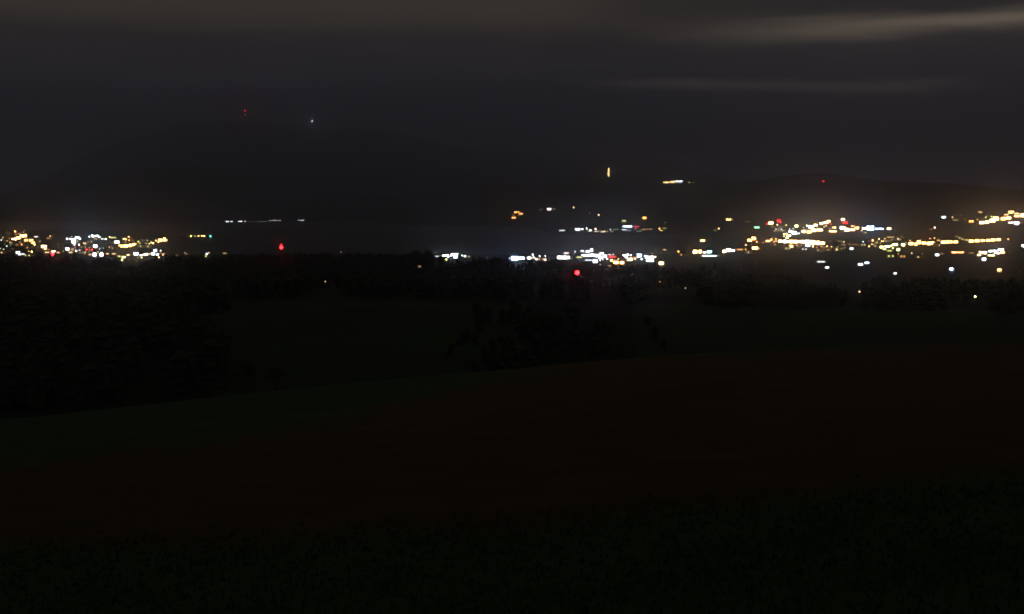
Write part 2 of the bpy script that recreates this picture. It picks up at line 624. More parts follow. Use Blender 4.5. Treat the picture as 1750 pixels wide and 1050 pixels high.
def find_spot(px_, py_, hgt, y0, y1=19500):
    """nearest place on the land (beyond y0) where something hgt tall shows its lamp in this direction"""
    d = ray(px_, py_)
    Ys = np.concatenate([np.arange(y0, 3000, 6.0), np.arange(max(3000, y0), y1, 12.0)])
    g = np.maximum(height(d[0] * Ys, Ys), 0.0)
    gap = CAM_Z + d[2] * Ys - g - hgt
    k = np.argmax(gap <= 0)
    if gap[k] > 0:
        k = int(np.argmin(gap))
    Y = Ys[k]
    return d[0] * Y, Y, float(g[k])


# prototypes of shared meshes
_mesh = {}


def proto(key, fn):
    if key not in _mesh:
        _mesh[key] = fn()
    return _mesh[key]


def pole_mesh():
    m = MB()
    m.lathe([(0.16, 0.0), (0.16, 0.1), (0.09, 0.12), (0.05, 1.0)], 6)
    return m.mesh('lamp_pole', M_METAL)


def arm_mesh():
    return MB().tube((0, 0, -0.05), (0, -1.0, 0.12), 0.07, 0.05, 5).mesh('lamp_arm', M_METAL)


def head_mesh(c_, p):
    # a drop-shaped glass lantern, 1 across
    m = MB().lathe([(0.10, -0.5), (0.36, -0.38), (0.5, -0.08), (0.47, 0.16), (0.30, 0.40), (0.10, 0.5)], 8)
    return m.mesh('lamp_head', emit_mat(c_, p), True)


def cap_mesh():
    return MB().lathe([(0.52, 0.0), (0.40, 0.16), (0.12, 0.28)], 8).mesh('lamp_cap', M_METAL)


def pane_mesh(c_, p):
    return MB().box(-0.5, 0.5, -0.06, 0.06, -0.5, 0.5).mesh('window', emit_mat(c_, p))


def wall_mesh(k):
    m = MB()
    m.box(-0.5, 0.5, 0, 1, 0, 1)
    return m.mesh('wall', M_PLASTER[k])


def roof_mesh(k):
    """gabled roof with eaves, 1 high"""
    m = MB()
    v = [(-0.54, -0.06, 0), (0.54, -0.06, 0), (0.54, 1.06, 0), (-0.54, 1.06, 0), (-0.54, 0.5, 1), (0.54, 0.5, 1)]
    m.v += v
    m.f += [(0, 1, 5, 4), (2, 3, 4, 5), (1, 2, 5), (3, 0, 4), (3, 2, 1, 0)]
    return m.mesh('roof', M_TILE[k])


def hull_mesh():
    prof = [(-3.2, 0.0), (-2.6, 0.9), (-0.6, 1.25), (1.6, 1.1), (3.6, 0.0)]
    m = MB()
    n_ = len(prof)
    for z, k in ((-0.2, 0.7), (1.0, 1.0)):
        for x, w in prof:
            m.v.append((x, w * k, z))
        for x, w in prof[::-1]:
            m.v.append((x, -w * k, z))
    q = 2 * n_
    for i in range(q):
        j = (i + 1) % q
        m.f.append((i, j, q + j, q + i)[::-1])
    m.f.append(tuple(q + i for i in range(q)))
    m.box(-1.2, 1.0, -0.6, 0.6, 1.0, 1.75)
    return m.mesh('hull', M_HULL)


def add_head(parent, z, size, c_, p, aspect=1.0):
    h = link('lamp_head', proto(('head', c_, p), lambda: head_mesh(c_, p)), parent, (0, 0, z), (size, size, size * aspect))
    return h


def street_lamp(px_, py_, w, h, c_, p, y0, hp=8.0):
    X, Y, g = find_spot(px_, py_, hp, y0)
    if H(X, Y) < -0.5:
        return boat(px_, py_, w, h, c_, p)
    s = max(0.45 if Y < 1500 else 0.9, min(w, h, 5.0) * Y / FPX * 0.52)
    if p == 1 and Y < 1500:
        s *= 0.6
    z = CAM_Z + ray(px_, py_)[2] * Y - g
    root = empty('street_lamp', (X, Y, g), random.uniform(-0.5, 0.5))
    z = max(z, 3.0)
    link('pole', proto('pole', pole_mesh), root, (0, 0.0, -0.6), (2.2, 2.2, z + 0.6 - 0.5 * s))
    add_head(root, z, s, c_, p, min(1.6, max(0.7, h / max(w, 0.1))))
    link('lamp_cap', proto('cap', cap_mesh), root, (0, 0, z + 0.44 * s), (s * 0.7, s * 0.7, s * 0.5))
    return root


def boat(px_, py_, w, h, c_, p):
    X, Y, g = find_spot(px_, py_, 5.0, 2400)
    root = empty('moored_boat', (X, Y, 0), random.uniform(0, 3))
    link('hull', proto('hull', hull_mesh), root)
    link('mast', proto('pole', pole_mesh), root, (0, 0, 0.9), (1, 1, 4.5))
    s = max(1.0, min(w, h) * Y / FPX * 0.6)
    add_head(root, 5.3, s, c_, p)
    return root


def building(name, px_, py_, w, h, c_, p, y0, k, ncol=None, nrow=None):
    Hm = max(3.2, h * 0.80 * 2600 / FPX)
    X, Y, g = find_spot(px_, py_, Hm * 0.55, y0)
    if py_ > 440 and px_ > 1350:
        w, h = w * 0.72, h * 0.72
    W = max(2.8, w * 0.93 * Y / FPX)
    Hm = max(1.5, h * 0.72 * Y / FPX)
    gap = CAM_Z + ray(px_, py_)[2] * Y - g      # height of the blob's centre over ground
    base = max(0.0, gap - Hm * 0.5)
    D = max(5.0, min(14.0, W * 0.7))
    tot = base + Hm + 0.6
    rz = -math.atan2(X, Y) + random.uniform(-0.18, 0.18)
    root = empty(name, (X, Y, g), rz)
    link('wall', proto(('wall', k % 4), lambda: wall_mesh(k % 4)), root, (0, 0, -1.5), (W * 1.3 + 1.0, D, tot + 1.5))
    zs = tot + 1.5
    link('roof', proto(('roof', k % 3), lambda: roof_mesh(k % 3)), root, (0, 0, tot + 0.01), (W * 1.3 + 1.0, D, min(2.2, 0.25 * D)))
    nc = ncol or max(1, min(8, round(W / 4.5)))
    nr = nrow or max(1, min(3, round(Hm / 4.2)))
    pm = proto(('pane', c_, p), lambda: pane_mesh(c_, p))
    for i in range(nc):
        for j in range(nr):
            cw, ch = W / nc, Hm / nr
            if p < 4 and nc * nr > 3 and 0 < i < nc - 1 and random.random() < 0.15:
                continue
            link('window', pm, root, (-W / 2 + cw * (i + 0.5), -0.07, base + ch * (j + 0.5) + 0.1),
                 (cw * random.uniform(0.72, 0.92), 1, ch * random.uniform(0.68, 0.90)))
    if p >= 3:  # added lamps wash the wall with a coloured fringe round the panes
        nl = max(1, round(W / 8))
        for i in range(nl):
            link('added_wall_lamp', proto(('head', c_, p), lambda: head_mesh(c_, p)), root,
                 (-W / 2 + W * (i + 0.5) / nl, -1.6, base + Hm * 0.5), (1.0, 1.0, 0.7))
    return root


def mast(px_, py_, heads, y0, hgt, label, size=2.2):
    """lattice mast with red warning lights; heads = [(dy_px, colour, power)]"""
    X, Y, g = find_spot(px_, py_, hgt, y0)
    root = empty('warning_mast', (X, Y, g))
    z = CAM_Z + ray(px_, py_)[2] * Y - g
    r0 = 1.6
    m = MB()
    for sx, sy in ((1, 1), (1, -1), (-1, 1), (-1, -1)):
        m.tube((sx * r0, sy * r0, -1), (sx * 0.3, sy * 0.3, z - 0.6), 0.12, 0.07, 4)
    link('leg_frame', m.mesh('leg_frame', M_METAL), root)
    m = MB()
    n_ = max(4, int(z / 4))
    for i in range(n_):
        za, zb = z * i / n_, z * (i + 1) / n_ - 0.6 * (i == n_ - 1)
        ra = r0 + (0.3 - r0) * i / n_
        rb = r0 + (0.3 - r0) * (i + 1) / n_
        for (ax, ay), (bx_, by_) in (((1, 1), (-1, 1)), ((-1, 1), (-1, -1)), ((-1, -1), (1, -1)), ((1, -1), (1, 1))):
            m.tube((ax * ra, ay * ra, za), (bx_ * rb, by_ * rb, zb), 0.05, 0.05, 3)
    link('bracing', m.mesh('bracing', M_METAL), root)
    for dy, c_, p, sz in heads:
        zz = z - dy * Y / FPX
        s = sz * Y / FPX
        hd = link('beacon', proto(('head', c_, p), lambda: head_mesh(c_, p)), root, (0, 0, zz), (s, s, s))
    tag(root, label, 'mast')
    return root


# ------------------------------------------------------------------ the lights, block by block
# each block: origin and zoom of the survey sheet, then  x y w h colour power
SURVEY = [
 (0, 360, 7.955, """
20 335 30 20 Y1;40 370 25 25 N2;18 400 35 35 W2;92 295 30 30 O1;130 310 25 25 Y1;192 245 35 25 A1;205 285 45 50 A3;218 325 30 25 O2;125 378 30 25 A2
190 392 60 45 N4;245 375 60 50 A4;300 350 60 50 N4;335 345 50 55 A4;335 270 35 20 N2;355 405 50 45 A3;340 432 30 25 A1;425 410 50 50 N3;450 440 50 40 A3;470 465 45 45 N3
490 358 45 20 W2;540 420 35 40 Y1;612 330 15 15 P1;680 348 35 25 N3;712 348 20 20 Y1;235 465 45 20 O1;92 485 40 35 W2;140 470 25 25 G1;50 528 40 30 Y2;5 515 20 30 W2
345 515 25 20 N1;600 490 70 50 N4;620 520 50 30 N3;580 520 30 25 A2;660 535 40 20 A1;245 575 60 50 W3;275 595 60 30 W3;315 595 50 25 W2;390 555 45 35 A2;432 560 35 45 N3
550 475 20 20 O1;640 570 60 20 N2;725 556 60 22 P3;788 460 25 25 N1;795 500 25 25 N1;850 470 20 20 N1;760 545 25 25 A1;790 572 40 20 N2;825 572 30 15 N1;860 555 30 40 N1
912 385 35 45 W3;955 385 40 40 W3;975 355 30 25 W2;1000 415 50 80 W4;1050 375 60 40 W4;1090 385 40 35 W3;1010 460 40 40 W3;1075 465 35 35 P3;1025 495 30 25 R2;960 465 25 20 N1
1150 450 50 40 N2;1195 430 25 25 N1;1215 355 40 35 W3;1265 350 45 35 W4;1310 355 50 45 W4;1350 360 45 40 W3;1387 387 25 25 W3;1442 390 25 25 W3;1490 360 30 30 N3;1540 370 70 20 Y2
1590 430 60 50 W4;915 525 50 50 W3;985 530 50 60 N1;1035 550 45 45 W3;1100 540 60 14 W2;1295 485 50 45 W4;1300 515 30 20 N2;1215 505 25 25 O2;1175 530 45 45 R3;1250 535 45 45 R3
1355 525 30 25 W2;1405 512 25 20 G2;1485 500 25 50 O2;1510 490 20 30 O1;1285 600 50 60 W4;1380 600 45 60 W4;1225 600 40 20 N2;1150 595 30 20 N2;1090 575 40 15 N1;960 570 50 20 N2
1460 590 40 14 N2;1550 590 60 16 N2;1660 670 40 45 Y3;1685 630 40 30 N3;1620 625 40 20 Y2;1740 605 40 30 N3;1680 390 30 35 N3;1715 395 25 25 A3;1745 355 20 25 N2;1620 475 45 45 A3
65 410 20 20 N1;160 455 24 22 O1;270 430 30 24 A2;300 470 24 20 N1;380 480 26 22 A1;510 500 24 20 N1;60 455 20 20 G1;180 520 22 20 N1;500 545 26 20 A1;870 500 20 20 N1;1110 500 22 20 N1;1240 450 20 20 N1;1445 455 18 18 N1;700 470 18 18 N1"""),
 (200, 360, 7.955, """
160 357 30 28 N3;165 405 40 30 A3;215 420 35 20 A2;290 425 30 25 Y3;310 450 30 25 Y2;345 440 15 15 N1;385 450 20 20 Y1;265 345 30 20 N1;330 395 15 30 W1
75 485 60 50 A4;120 484 60 55 A4;165 475 60 55 A4;210 465 60 50 A4;250 455 40 30 N3;370 405 35 14 N1;415 405 30 25 N2;440 455 40 25 N3;490 445 45 45 N3;530 410 35 35 A3;560 430 40 40 A3
590 405 55 50 A4;630 395 60 60 A4;672 408 30 30 N3;415 365 20 15 N1;520 545 40 40 W4;592 545 22 30 W3;258 590 60 45 W4;30 610 60 20 N3;90 635 50 35 Y3;150 605 50 30 N2;150 635 30 20 Y1
170 665 20 25 N1;235 665 30 15 W1;265 688 30 15 N2;285 645 25 20 Y2;335 642 35 30 Y3;330 610 50 20 W3;390 598 60 30 N4;440 590 40 25 N3;490 590 50 35 W4;550 600 50 25 W3;625 605 45 25 N3
805 610 40 15 N1;850 598 30 14 N1;922 570 15 30 N2;940 590 40 12 N1;965 350 20 15 A1;1005 343 35 30 Y3;1060 345 22 20 Y2;1108 340 30 30 O3;1152 340 25 28 Y3;1185 340 32 30 N3
1270 348 28 28 T3;1220 590 40 40 W3;1250 575 30 35 N2;1465 583 50 30 N1"""),
 (370, 350, 7.0, """
150 225 80 12 W3;283 226 45 13 W3;345 210 22 20 N3;700 190 140 9 W2;1010 188 75 10 W2;545 228 90 7 W1;1490 570 40 25 N1;1302 920 15 25 N2"""),
 (700, 340, 7.292, """
260 378 18 18 N1;1062 188 15 18 N1;1295 205 30 22 A2;1335 175 60 30 A3;1385 190 50 20 A3;1360 213 25 20 A2;1298 240 50 22 A3;1450 185 30 14 O1;1640 138 40 12 O1
340 718 60 12 W2;450 715 90 40 W4;515 710 30 25 W3;555 695 100 32 W4;570 725 50 35 W4;655 708 35 25 W3;690 715 35 40 W3;325 668 30 25 Y1;740 720 50 10 N1;968 728 18 16 W2
1312 742 90 75 B4;1245 742 30 20 W3;1400 740 70 35 W4;1488 738 40 35 W4;1535 695 40 35 W3;1545 725 40 25 W3;1578 752 32 30 W4;1620 715 40 30 W3;1690 712 40 25 W3;1690 760 34 34 P3;125 845 40 15 N1"""),
 (920, 340, 7.0, """
130 132 50 35 P3;192 123 30 20 Y2;422 105 28 28 N3;418 215 30 15 N1;575 105 15 15 N1;615 168 28 22 N2;722 192 30 30 N3;888 288 15 18 N1;1025 275 45 35 Y2;1270 235 50 35 A3;1518 283 28 25 N2
283 380 70 18 W2;380 388 25 18 W1;420 370 30 12 N1;470 370 60 35 W3;520 365 40 20 W3;490 390 30 15 N2;578 355 25 35 W3;600 400 40 25 Y2;635 380 50 25 W3;685 360 40 35 P3;740 375 30 20 R2
690 410 30 20 W3;720 412 30 20 G2;765 400 40 20 P2;790 405 25 25 Y3;862 370 35 25 W3;820 370 30 14 W1;925 368 60 15 G1;975 390 30 12 N1;1030 372 60 20 W2;1065 333 110 20 B4;1175 335 60 20 R2
1165 358 35 25 O2;1250 366 60 12 A2;1325 364 70 10 A2;1080 380 40 12 W1;1200 390 50 12 G1;1450 358 38 35 A3;1510 355 50 20 Y1
300 703 160 48 W4;335 652 55 30 P2;440 632 40 35 W2;405 635 20 15 N1;525 625 45 35 W2;590 632 45 40 W3;635 615 45 50 W3;545 680 50 35 W4;490 700 70 16 Y2;600 680 45 35 W3;650 672 55 45 W4;700 680 50 45 W4
755 662 60 40 W4;790 690 60 45 W4;745 700 50 40 W4;840 675 60 30 W3;885 665 40 15 W2;880 695 70 25 R3;930 690 30 20 R2;600 735 90 15 W2;680 745 50 50 W4;740 735 35 25 W3;770 728 30 20 W3;825 720 40 30 W3
740 787 22 20 N2;890 738 60 30 A4;930 762 60 50 A4;1000 765 50 40 A4;855 805 40 10 N1;985 620 20 20 N1;1040 690 60 60 W4;1070 665 30 30 W3;1105 675 40 35 W3;1095 725 60 40 N4;1158 722 22 25 N3
1205 680 60 60 B4;1235 722 30 35 W3;1275 685 35 30 W3;1310 705 60 50 W4;1360 705 50 50 W4;1335 740 90 28 W4;1300 650 30 15 N1;1362 652 40 25 N2;1400 695 35 35 Y3;1470 772 55 50 N4;1408 597 18 15 N1
1510 610 40 15 N2;1470 640 20 20 N1;1455 992 22 22 N2;775 1028 30 20 N1;852 1025 30 15 N1"""),
 (1080, 360, 7.0, """
433 505 20 15 N1;557 492 30 40 A3;755 495 50 60 N4;815 493 35 55 A4;868 502 50 30 P3;928 495 55 40 T4;925 543 180 16 W3;845 362 60 38 N3;905 350 30 12 N1;1040 217 30 30 N3;1155 115 60 35 N3
1203 108 40 25 N2;1385 138 55 15 N1;1493 207 60 22 G3;1288 280 25 20 N1;1410 358 50 45 A4;1455 348 50 45 A4;1493 377 35 30 A3;1470 450 70 45 A4;1525 455 30 30 A2;1352 420 15 30 N1;1248 398 15 30 N1
1290 468 70 20 A2;1360 465 25 50 A2;1150 475 70 50 W4;1105 490 40 40 N4;1200 478 60 30 W4;1480 620 18 18 N1;1308 697 25 12 N1;640 952 25 22 N2"""),
 (1260, 360, 10.294, """
525 235 60 50 R3;590 230 80 60 N4;735 190 70 60 R3;705 250 60 50 N3;760 215 50 40 R3;860 260 50 40 Y3;607 305 30 30 N1;680 328 45 30 W3;725 325 35 20 W3;775 328 50 35 W3;918 322 50 30 N3;985 320 45 25 W3
1040 280 50 50 Y4;1115 235 40 15 Y1;1165 300 45 35 P2;940 375 70 50 B4;1000 400 80 60 W4;1065 405 70 25 W3;850 420 80 50 N3;820 455 60 40 N3;905 445 80 40 Y4;880 485 60 30 Y3;1245 275 60 35 N4
1300 300 90 70 W4;1380 265 70 50 N4;1180 375 90 60 N4;1265 380 90 60 A4;1340 355 90 70 N4;1440 350 120 55 N4;1385 200 40 15 N1;1480 235 60 45 N4;1560 220 80 50 N4;1605 200 60 50 N4;1650 240 60 40 R3
1525 290 50 30 N3;1610 295 30 20 O2;1700 305 70 40 N3;1680 370 130 40 N3;430 510 40 30 N1;540 540 80 50 O3;600 515 50 70 A3;640 555 40 40 O2;690 500 60 40 A3;690 550 70 40 A4
770 540 100 65 N4;860 545 100 70 W4;955 548 100 70 N4;1050 548 100 70 N4;1145 548 100 70 N4;1235 555 100 90 W4;1320 565 100 100 N4;1405 570 100 85 N4;1490 575 100 60 N4;1240 615 80 55 W4;1330 630 60 60 N3
940 630 80 65 A4;820 615 50 30 N1;1050 615 60 50 O2;1130 620 60 50 O1;1400 650 60 40 A2;1485 635 60 40 A3;1580 630 45 45 A3;1660 635 55 35 N3;1640 535 30 30 N1;320 910 25 25 N1
1475 903 200 20 W2;1580 1005 100 30 W3"""),
 (1390, 360, 10.294, """
520 165 60 50 N4;560 225 80 50 R3;600 190 30 40 R3;515 315 90 65 W4;590 345 90 70 N4;680 345 90 50 N4;760 315 80 50 A4;700 280 70 30 O3;850 355 60 40 P3;890 320 60 40 W4;1000 320 130 105 B4;1160 325 150 32 B4
1330 325 70 50 N4;1440 340 60 35 N1;300 535 30 30 N1;450 535 60 15 Y1;495 545 20 20 Y2;540 550 45 35 N3;610 580 30 20 N1;640 590 60 20 A1;740 600 80 20 O1;430 640 40 30 Y2;470 670 80 25 Y1;553 657 30 30 N2
672 672 65 50 W3;360 660 20 40 Y1;950 465 35 30 N1;878 550 55 35 W3;890 610 30 35 Y1;1045 525 50 70 A3;1155 500 50 40 N3;1128 545 40 30 O2;1255 495 55 40 A3;980 560 25 20 N1;980 630 50 50 A3;1080 570 30 20 Y1
1180 575 25 30 N2;1370 470 130 20 N2;1480 470 40 25 N2;1490 498 50 30 W3;1550 455 40 30 N2;1590 475 45 25 N2;1200 645 55 60 N4;1300 635 90 35 Y4;1360 620 50 40 Y4;1440 600 80 60 Y4;1250 680 60 30 Y3
1400 660 50 45 Y3;1340 710 80 20 Y2;1495 690 50 45 Y4;1580 605 60 60 Y4;1490 765 50 30 O2;830 948 120 30 W4;940 922 120 28 B4"""),
 (1520, 350, 7.609, """
270 465 40 25 A3;280 508 60 55 A4;345 515 40 50 A4;385 490 55 60 A4;450 500 55 50 A4;515 505 50 55 A4;560 500 45 55 A4;530 440 35 25 O3;585 435 40 30 A3;600 495 30 20 A2;410 450 20 15 O2;700 490 55 50 A4
750 485 50 50 A4;797 485 40 45 A4;860 485 55 40 A4;880 418 40 14 Y1;920 435 40 20 Y2;965 450 60 14 Y2;1005 460 50 16 Y2;1065 475 55 45 A4;1140 470 55 50 A4;1215 468 50 40 A4;1285 465 50 40 A4;1350 460 50 45 A4
1418 455 50 45 A4;1475 455 30 15 A1;1545 450 45 35 A3;290 632 45 40 P2;425 635 45 25 A2;118 638 30 20 O2;620 655 55 35 W3;685 640 40 20 N1;890 622 160 25 O3;1070 628 60 20 N1;1165 655 60 30 N3
1215 625 100 45 N4;1340 605 100 30 W4;1430 588 110 32 W4;1395 630 70 30 P4;1325 660 90 30 Y3;1465 620 60 40 A4;1562 612 40 25 A1;1230 710 65 50 W4;1745 535 45 40 W4;590 300 45 40 P3
705 170 50 35 W3;752 157 30 15 N1;820 165 35 50 N2;870 130 30 25 Y1;930 135 30 30 Y1;860 205 60 25 Y1;918 208 30 15 N1;985 190 25 25 N1;758 247 35 20 N1;1065 225 55 40 A3;1145 195 40 40 A2;1180 105 50 30 N2
1255 165 40 50 Y2;1330 155 45 30 Y3;1200 240 60 45 N4;1260 235 60 50 N4;1340 215 70 60 N4;1385 190 70 60 N4;1480 190 60 55 A4;1545 180 70 40 N4;1585 105 70 40 A4;1520 135 50 25 O3;1655 120 60 22 N3;1665 155 90 30 A4
1730 150 45 60 N4;1580 240 65 30 P3;1655 248 55 50 W4;1715 240 40 15 N1;75 895 50 30 W3;805 838 60 50 B4;1430 850 65 50 A4;1690 872 40 25 N1"""),
 (1350, 430, 4.375, "520 301 26 20 N3;1383 428 45 22 Y4;1275 422 8 8 N1"),
 (1000, 270, 7.955, "1105 341 80 28 N3;1185 338 60 34 N3;1270 328 110 28 W3;1415 335 28 22 N3;1475 335 28 22 N2;1490 118 20 15 N1"),
 (380, 160, 7.292, "1117 345 26 26 W5;1605 535 18 10 N1;1675 535 20 10 N1"),
 (0, 0, 1.0, "912 305 2 2 N1"),
]

DISTRICTS = [   # photo-frame rectangle, words for the place, nearest distance to look for ground
 ((-9, 380, 62, 419), 'hill at the far left', 1900),
 ((-9, 419, 75, 440), 'quarter just above the ridge, far left', 1750),
 ((62, 380, 112, 440), 'gap left of the white lakeside block', 1750),
 ((112, 395, 160, 424), 'white lakeside block, left', 1900),
 ((160, 395, 200, 424), 'shore right of the white block', 1900),
 ((112, 424, 200, 440), 'row above the left ridge', 1750),
 ((200, 395, 250, 424), 'orange harbour front, left', 1900),
 ((250, 395, 300, 424), 'orange point of the left shore', 1900),
 ((200, 424, 300, 452), 'dip of the left ridge', 1750),
 ((300, 395, 375, 410), 'causeway in the lake', 3400),
 ((300, 410, 700, 440), 'ridge top left of centre', 1580),
 ((380, 370, 530, 385), 'foot of the mountain', 6900),
 ((700, 425, 860, 447), 'ridge top at the centre', 1750),
 ((860, 425, 940, 450), 'left end of the near shore', 1750),
 ((940, 420, 1032, 450), 'near shore above the red mast', 1700),
 ((1032, 420, 1075, 462), 'middle of the near shore', 1650),
 ((1075, 420, 1140, 462), 'right end of the near shore', 1650),
 ((1140, 405, 1262, 447), 'shore between the two towns', 1700),
 ((700, 340, 945, 395), 'foothill left of the far village', 3500),
 ((945, 384, 1175, 400), 'far lakeside village', 4200),
 ((945, 340, 1240, 384), 'slope above the far village', 4400),
 ((1160, 365, 1305, 410), 'slope left of the right town', 3300),
 ((1262, 395, 1330, 432), 'left edge of the right town', 2100),
 ((1305, 370, 1365, 396), 'upper left of the right town', 3300),
 ((1330, 390, 1420, 432), 'brightest street of the right town', 2100),
 ((1365, 370, 1432, 398), 'upper middle of the right town', 3300),
 ((1432, 370, 1545, 398), 'upper right of the right town', 3300),
 ((1412, 398, 1500, 432), 'gardens below the right town', 2100),
 ((1475, 398, 1556, 436), 'green-lit quarter right of the town', 2100),
 ((1545, 385, 1640, 430), 'left half of the amber avenue', 2100),
 ((1640, 385, 1752, 424), 'right half of the amber avenue', 2100),
 ((1530, 424, 1660, 445), 'lane below the amber avenue', 1900),
 ((1640, 421, 1752, 447), 'car park at the right edge', 1900),
 ((1600, 355, 1672, 388), 'left end of the hill village, far right', 3700),
 ((1655, 355, 1760, 388), 'hill village at the far right', 3700),
 ((1360, 440, 1760, 475), 'fields below the right town', 1250),
 ((1110, 270, 1210, 320), 'mountainside above the far village', 5600),
 ((500, 190, 640, 240), 'mountain top', 14500),
 ((1000, 450, 1320, 515), 'dark fields right of the red mast', 1100),
]


def district(px_, py_):
    for (x0, y0, x1, y1), nm, yd in DISTRICTS:
        if x0 <= px_ < x1 and y0 <= py_ < y1:
            return nm, yd
    if py_ > 550:
        return 'near green hill', 330
    if py_ > 455:
        return 'dark farmland in the middle distance', 900
    if py_ < 350:
        return 'dark mountainside', 5600
    return 'shore near the ridge', 1750


ORD = ['', 'first', 'second', 'third', 'fourth', 'fifth', 'sixth', 'seventh', 'eighth', 'ninth', 'tenth', 'eleventh', 'twelfth',
       'thirteenth', 'fourteenth', 'fifteenth', 'sixteenth', 'seventeenth', 'eighteenth', 'nineteenth', 'twentieth']
rows = []
for ox, oy, sc, txt in SURVEY:
    for ent in txt.replace('\n', ';').split(';'):
        ent = ent.strip()
        if not ent:
            continue
        a_, b_, w_, h_, cp_ = ent.split()
        w_, h_ = float(w_) / sc, float(h_) / sc
        px_, py_ = ox + float(a_) / sc, oy + float(b_) / sc
        c_, p_ = cp_[0], int(cp_[1])
        if py_ > 480:
            kind = 'lamp'
        elif w_ / h_ > 1.9 and w_ > 4.5:
            kind = 'hall'  # long thin lights, headlight trails among them, built as lit halls
        elif p_ == 4 and w_ > 4.4 and c_ != 'B' or (w_ > 6.2):
            kind = 'house'
        else:
            kind = 'lamp'
        nm, yd = district(px_, py_)
        rows.append([px_, py_, w_, h_, c_, p_, kind, nm, yd])

NAME = {'lamp': 'street lamp', 'house': 'lit house', 'hall': 'lit hall', 'boat': 'boat'}
made = []
for i, (px_, py_, w_, h_, c_, p_, kind, nm, yd) in enumerate(rows):
    if kind == 'lamp':
        o = street_lamp(px_, py_, w_, h_, c_, p_, yd)
        if o.name.startswith('moored'):
            kind = 'boat'
    elif kind == 'house':
        o = building('lit_house', px_, py_, w_, h_, c_, p_, yd, i)
    else:
        o = building('light_strip_hall', px_, py_, w_, h_, c_, p_, yd, i, nrow=1)
    made.append((px_, py_, c_, p_, kind, nm, o))

groups = {}
for r_ in made:
    groups.setdefault((r_[2], r_[3], r_[4], r_[5]), []).append(r_)
for (c_, p_, kind, nm), lst in groups.items():
    lst.sort(key=lambda q: q[0])
    for k, q in enumerate(lst):
        base = {'lamp': '%s %s street lamp', 'house': 'house with %s %s windows', 'hall': 'hall with %s %s windows',
                'boat': 'moored boat with a %s %s lamp'}[kind] % (POW_WORD[p_], COL_WORD[c_])
        if len(lst) == 1:
            lab = '%s, alone at the %s' % (base, nm)
        elif len(lst) == 2:
            lab = '%s, %s one at the %s' % (base, ('left', 'right')[k], nm)
        else:
            lab = '%s, %s from left, %s' % (base, ORD[k + 1], nm)
        tag(q[6], lab, {'lamp': 'lamp', 'house': 'house', 'hall': 'hall', 'boat': 'boat'}[kind],
            '%ss at the %s' % (NAME[kind], nm))

# red warning masts
mast(90.0, 434, [(0, 'R', 4, 5.0), (-2.6, 'P', 3, 1.8)], 1380, 20, 'lattice mast with a wide red lamp on the ridge at the far left')
mast(480.7, 423, [(0, 'R', 4, 5.2), (-4.5, 'R', 3, 2.2)], 1420, 26, 'tall lattice mast with a red lamp above the ridge over the dark lake')
mast(986.5, 466.5, [(0, 'R', 4, 7.2)], 1250, 20, 'mast with the largest red lamp, in front of the near shore')
mast(419, 189.5, [(0, 'R', 4, 2.5), (6.5, 'R', 4, 1.5)], 14500, 80, 'slender mast with two red lamps one above the other on the mountain')
mast(1407.5, 310, [(0, 'R', 4, 2.2)], 5600, 22, 'mast with one small red lamp on the low hill at right')

# slim floodlit tower on the mountainside
tx, ty, tg = find_spot(1040, 302, 3, 5600)
th_ = 14.0 * ty / FPX
root = empty('lookout_tower', (tx, ty, tg), -math.atan2(tx, ty))
s_ = 2.2 * ty / FPX
link('tower_wall', MB().box(-0.5, 0.5, 0, 1, 0, 1).mesh('tower_wall', M_PLASTER[0]), root, (0, 0, -4), (s_ + 2, s_ + 2, th_ + 6))
link('roof', MB().lathe([(0.75, 0), (0.1, 0.5)], 4).mesh('roof', M_TILE[2]), root, (0, (s_ + 2) / 2, th_ + 2.01), (s_ + 2, s_ + 2, s_ + 2))
nwin = 5
for k in range(nwin):
    hh = th_ / nwin
    link('window', proto(('pane', 'N', 3), lambda: pane_mesh('N', 3)), root, (0.10 * s_ * (k - 2) / 2, -0.08, 3 + hh * (k + 0.5)), (s_ * 0.8, 1, hh * 0.94))
tag(root, 'slim tower with one tall column of pale yellow windows on the dark mountainside', 'tower')


# ------------------------------------------------------------------ plain houses between the lamps
def plain_house(x, y, k):
    g = H(x, y)
    rz = random.uniform(-0.6, 0.6)
    W, D, hh = random.uniform(8, 13), random.uniform(8, 11), random.uniform(3.5, 6)
    root = empty('town_house', (x, y, g), rz)
    link('wall', proto(('wall', k % 4), lambda: wall_mesh(k % 4)), root, (0, 0, -1.5), (W, D, hh + 1.5))
    link('roof', proto(('roof', k % 3), lambda: roof_mesh(k % 3)), root, (0, 0, hh + 0.01), (W, D, 3.0))
    pm = proto('darkpane', lambda: MB().box(-0.5, 0.5, -0.06, 0.06, -0.5, 0.5).mesh('window', diffuse_mat('dark_glass', (0.03, 0.035, 0.04), 0.15)))
    for j in range(3):
        if j == k % 3 or (k % 2 and j == (k + 1) % 3):  # lit panes added for extra pinpoints of light in the towns
            cw_ = 'NAYW'[k % 3 + (k % 7 == 0)]
            link('window', proto(('pane', cw_, 2 + (k % 5 == 0)), lambda: pane_mesh(cw_, 2 + (k % 5 == 0))), root, (-W / 2 + W / 3 * (j + 0.5), -0.07, hh * 0.5), (1.7, 1, 1.8))
            continue
        link('window', pm, root, (-W / 2 + W / 3 * (j + 0.5), -0.07, hh * 0.5), (1.3, 1, 1.6))
    return root


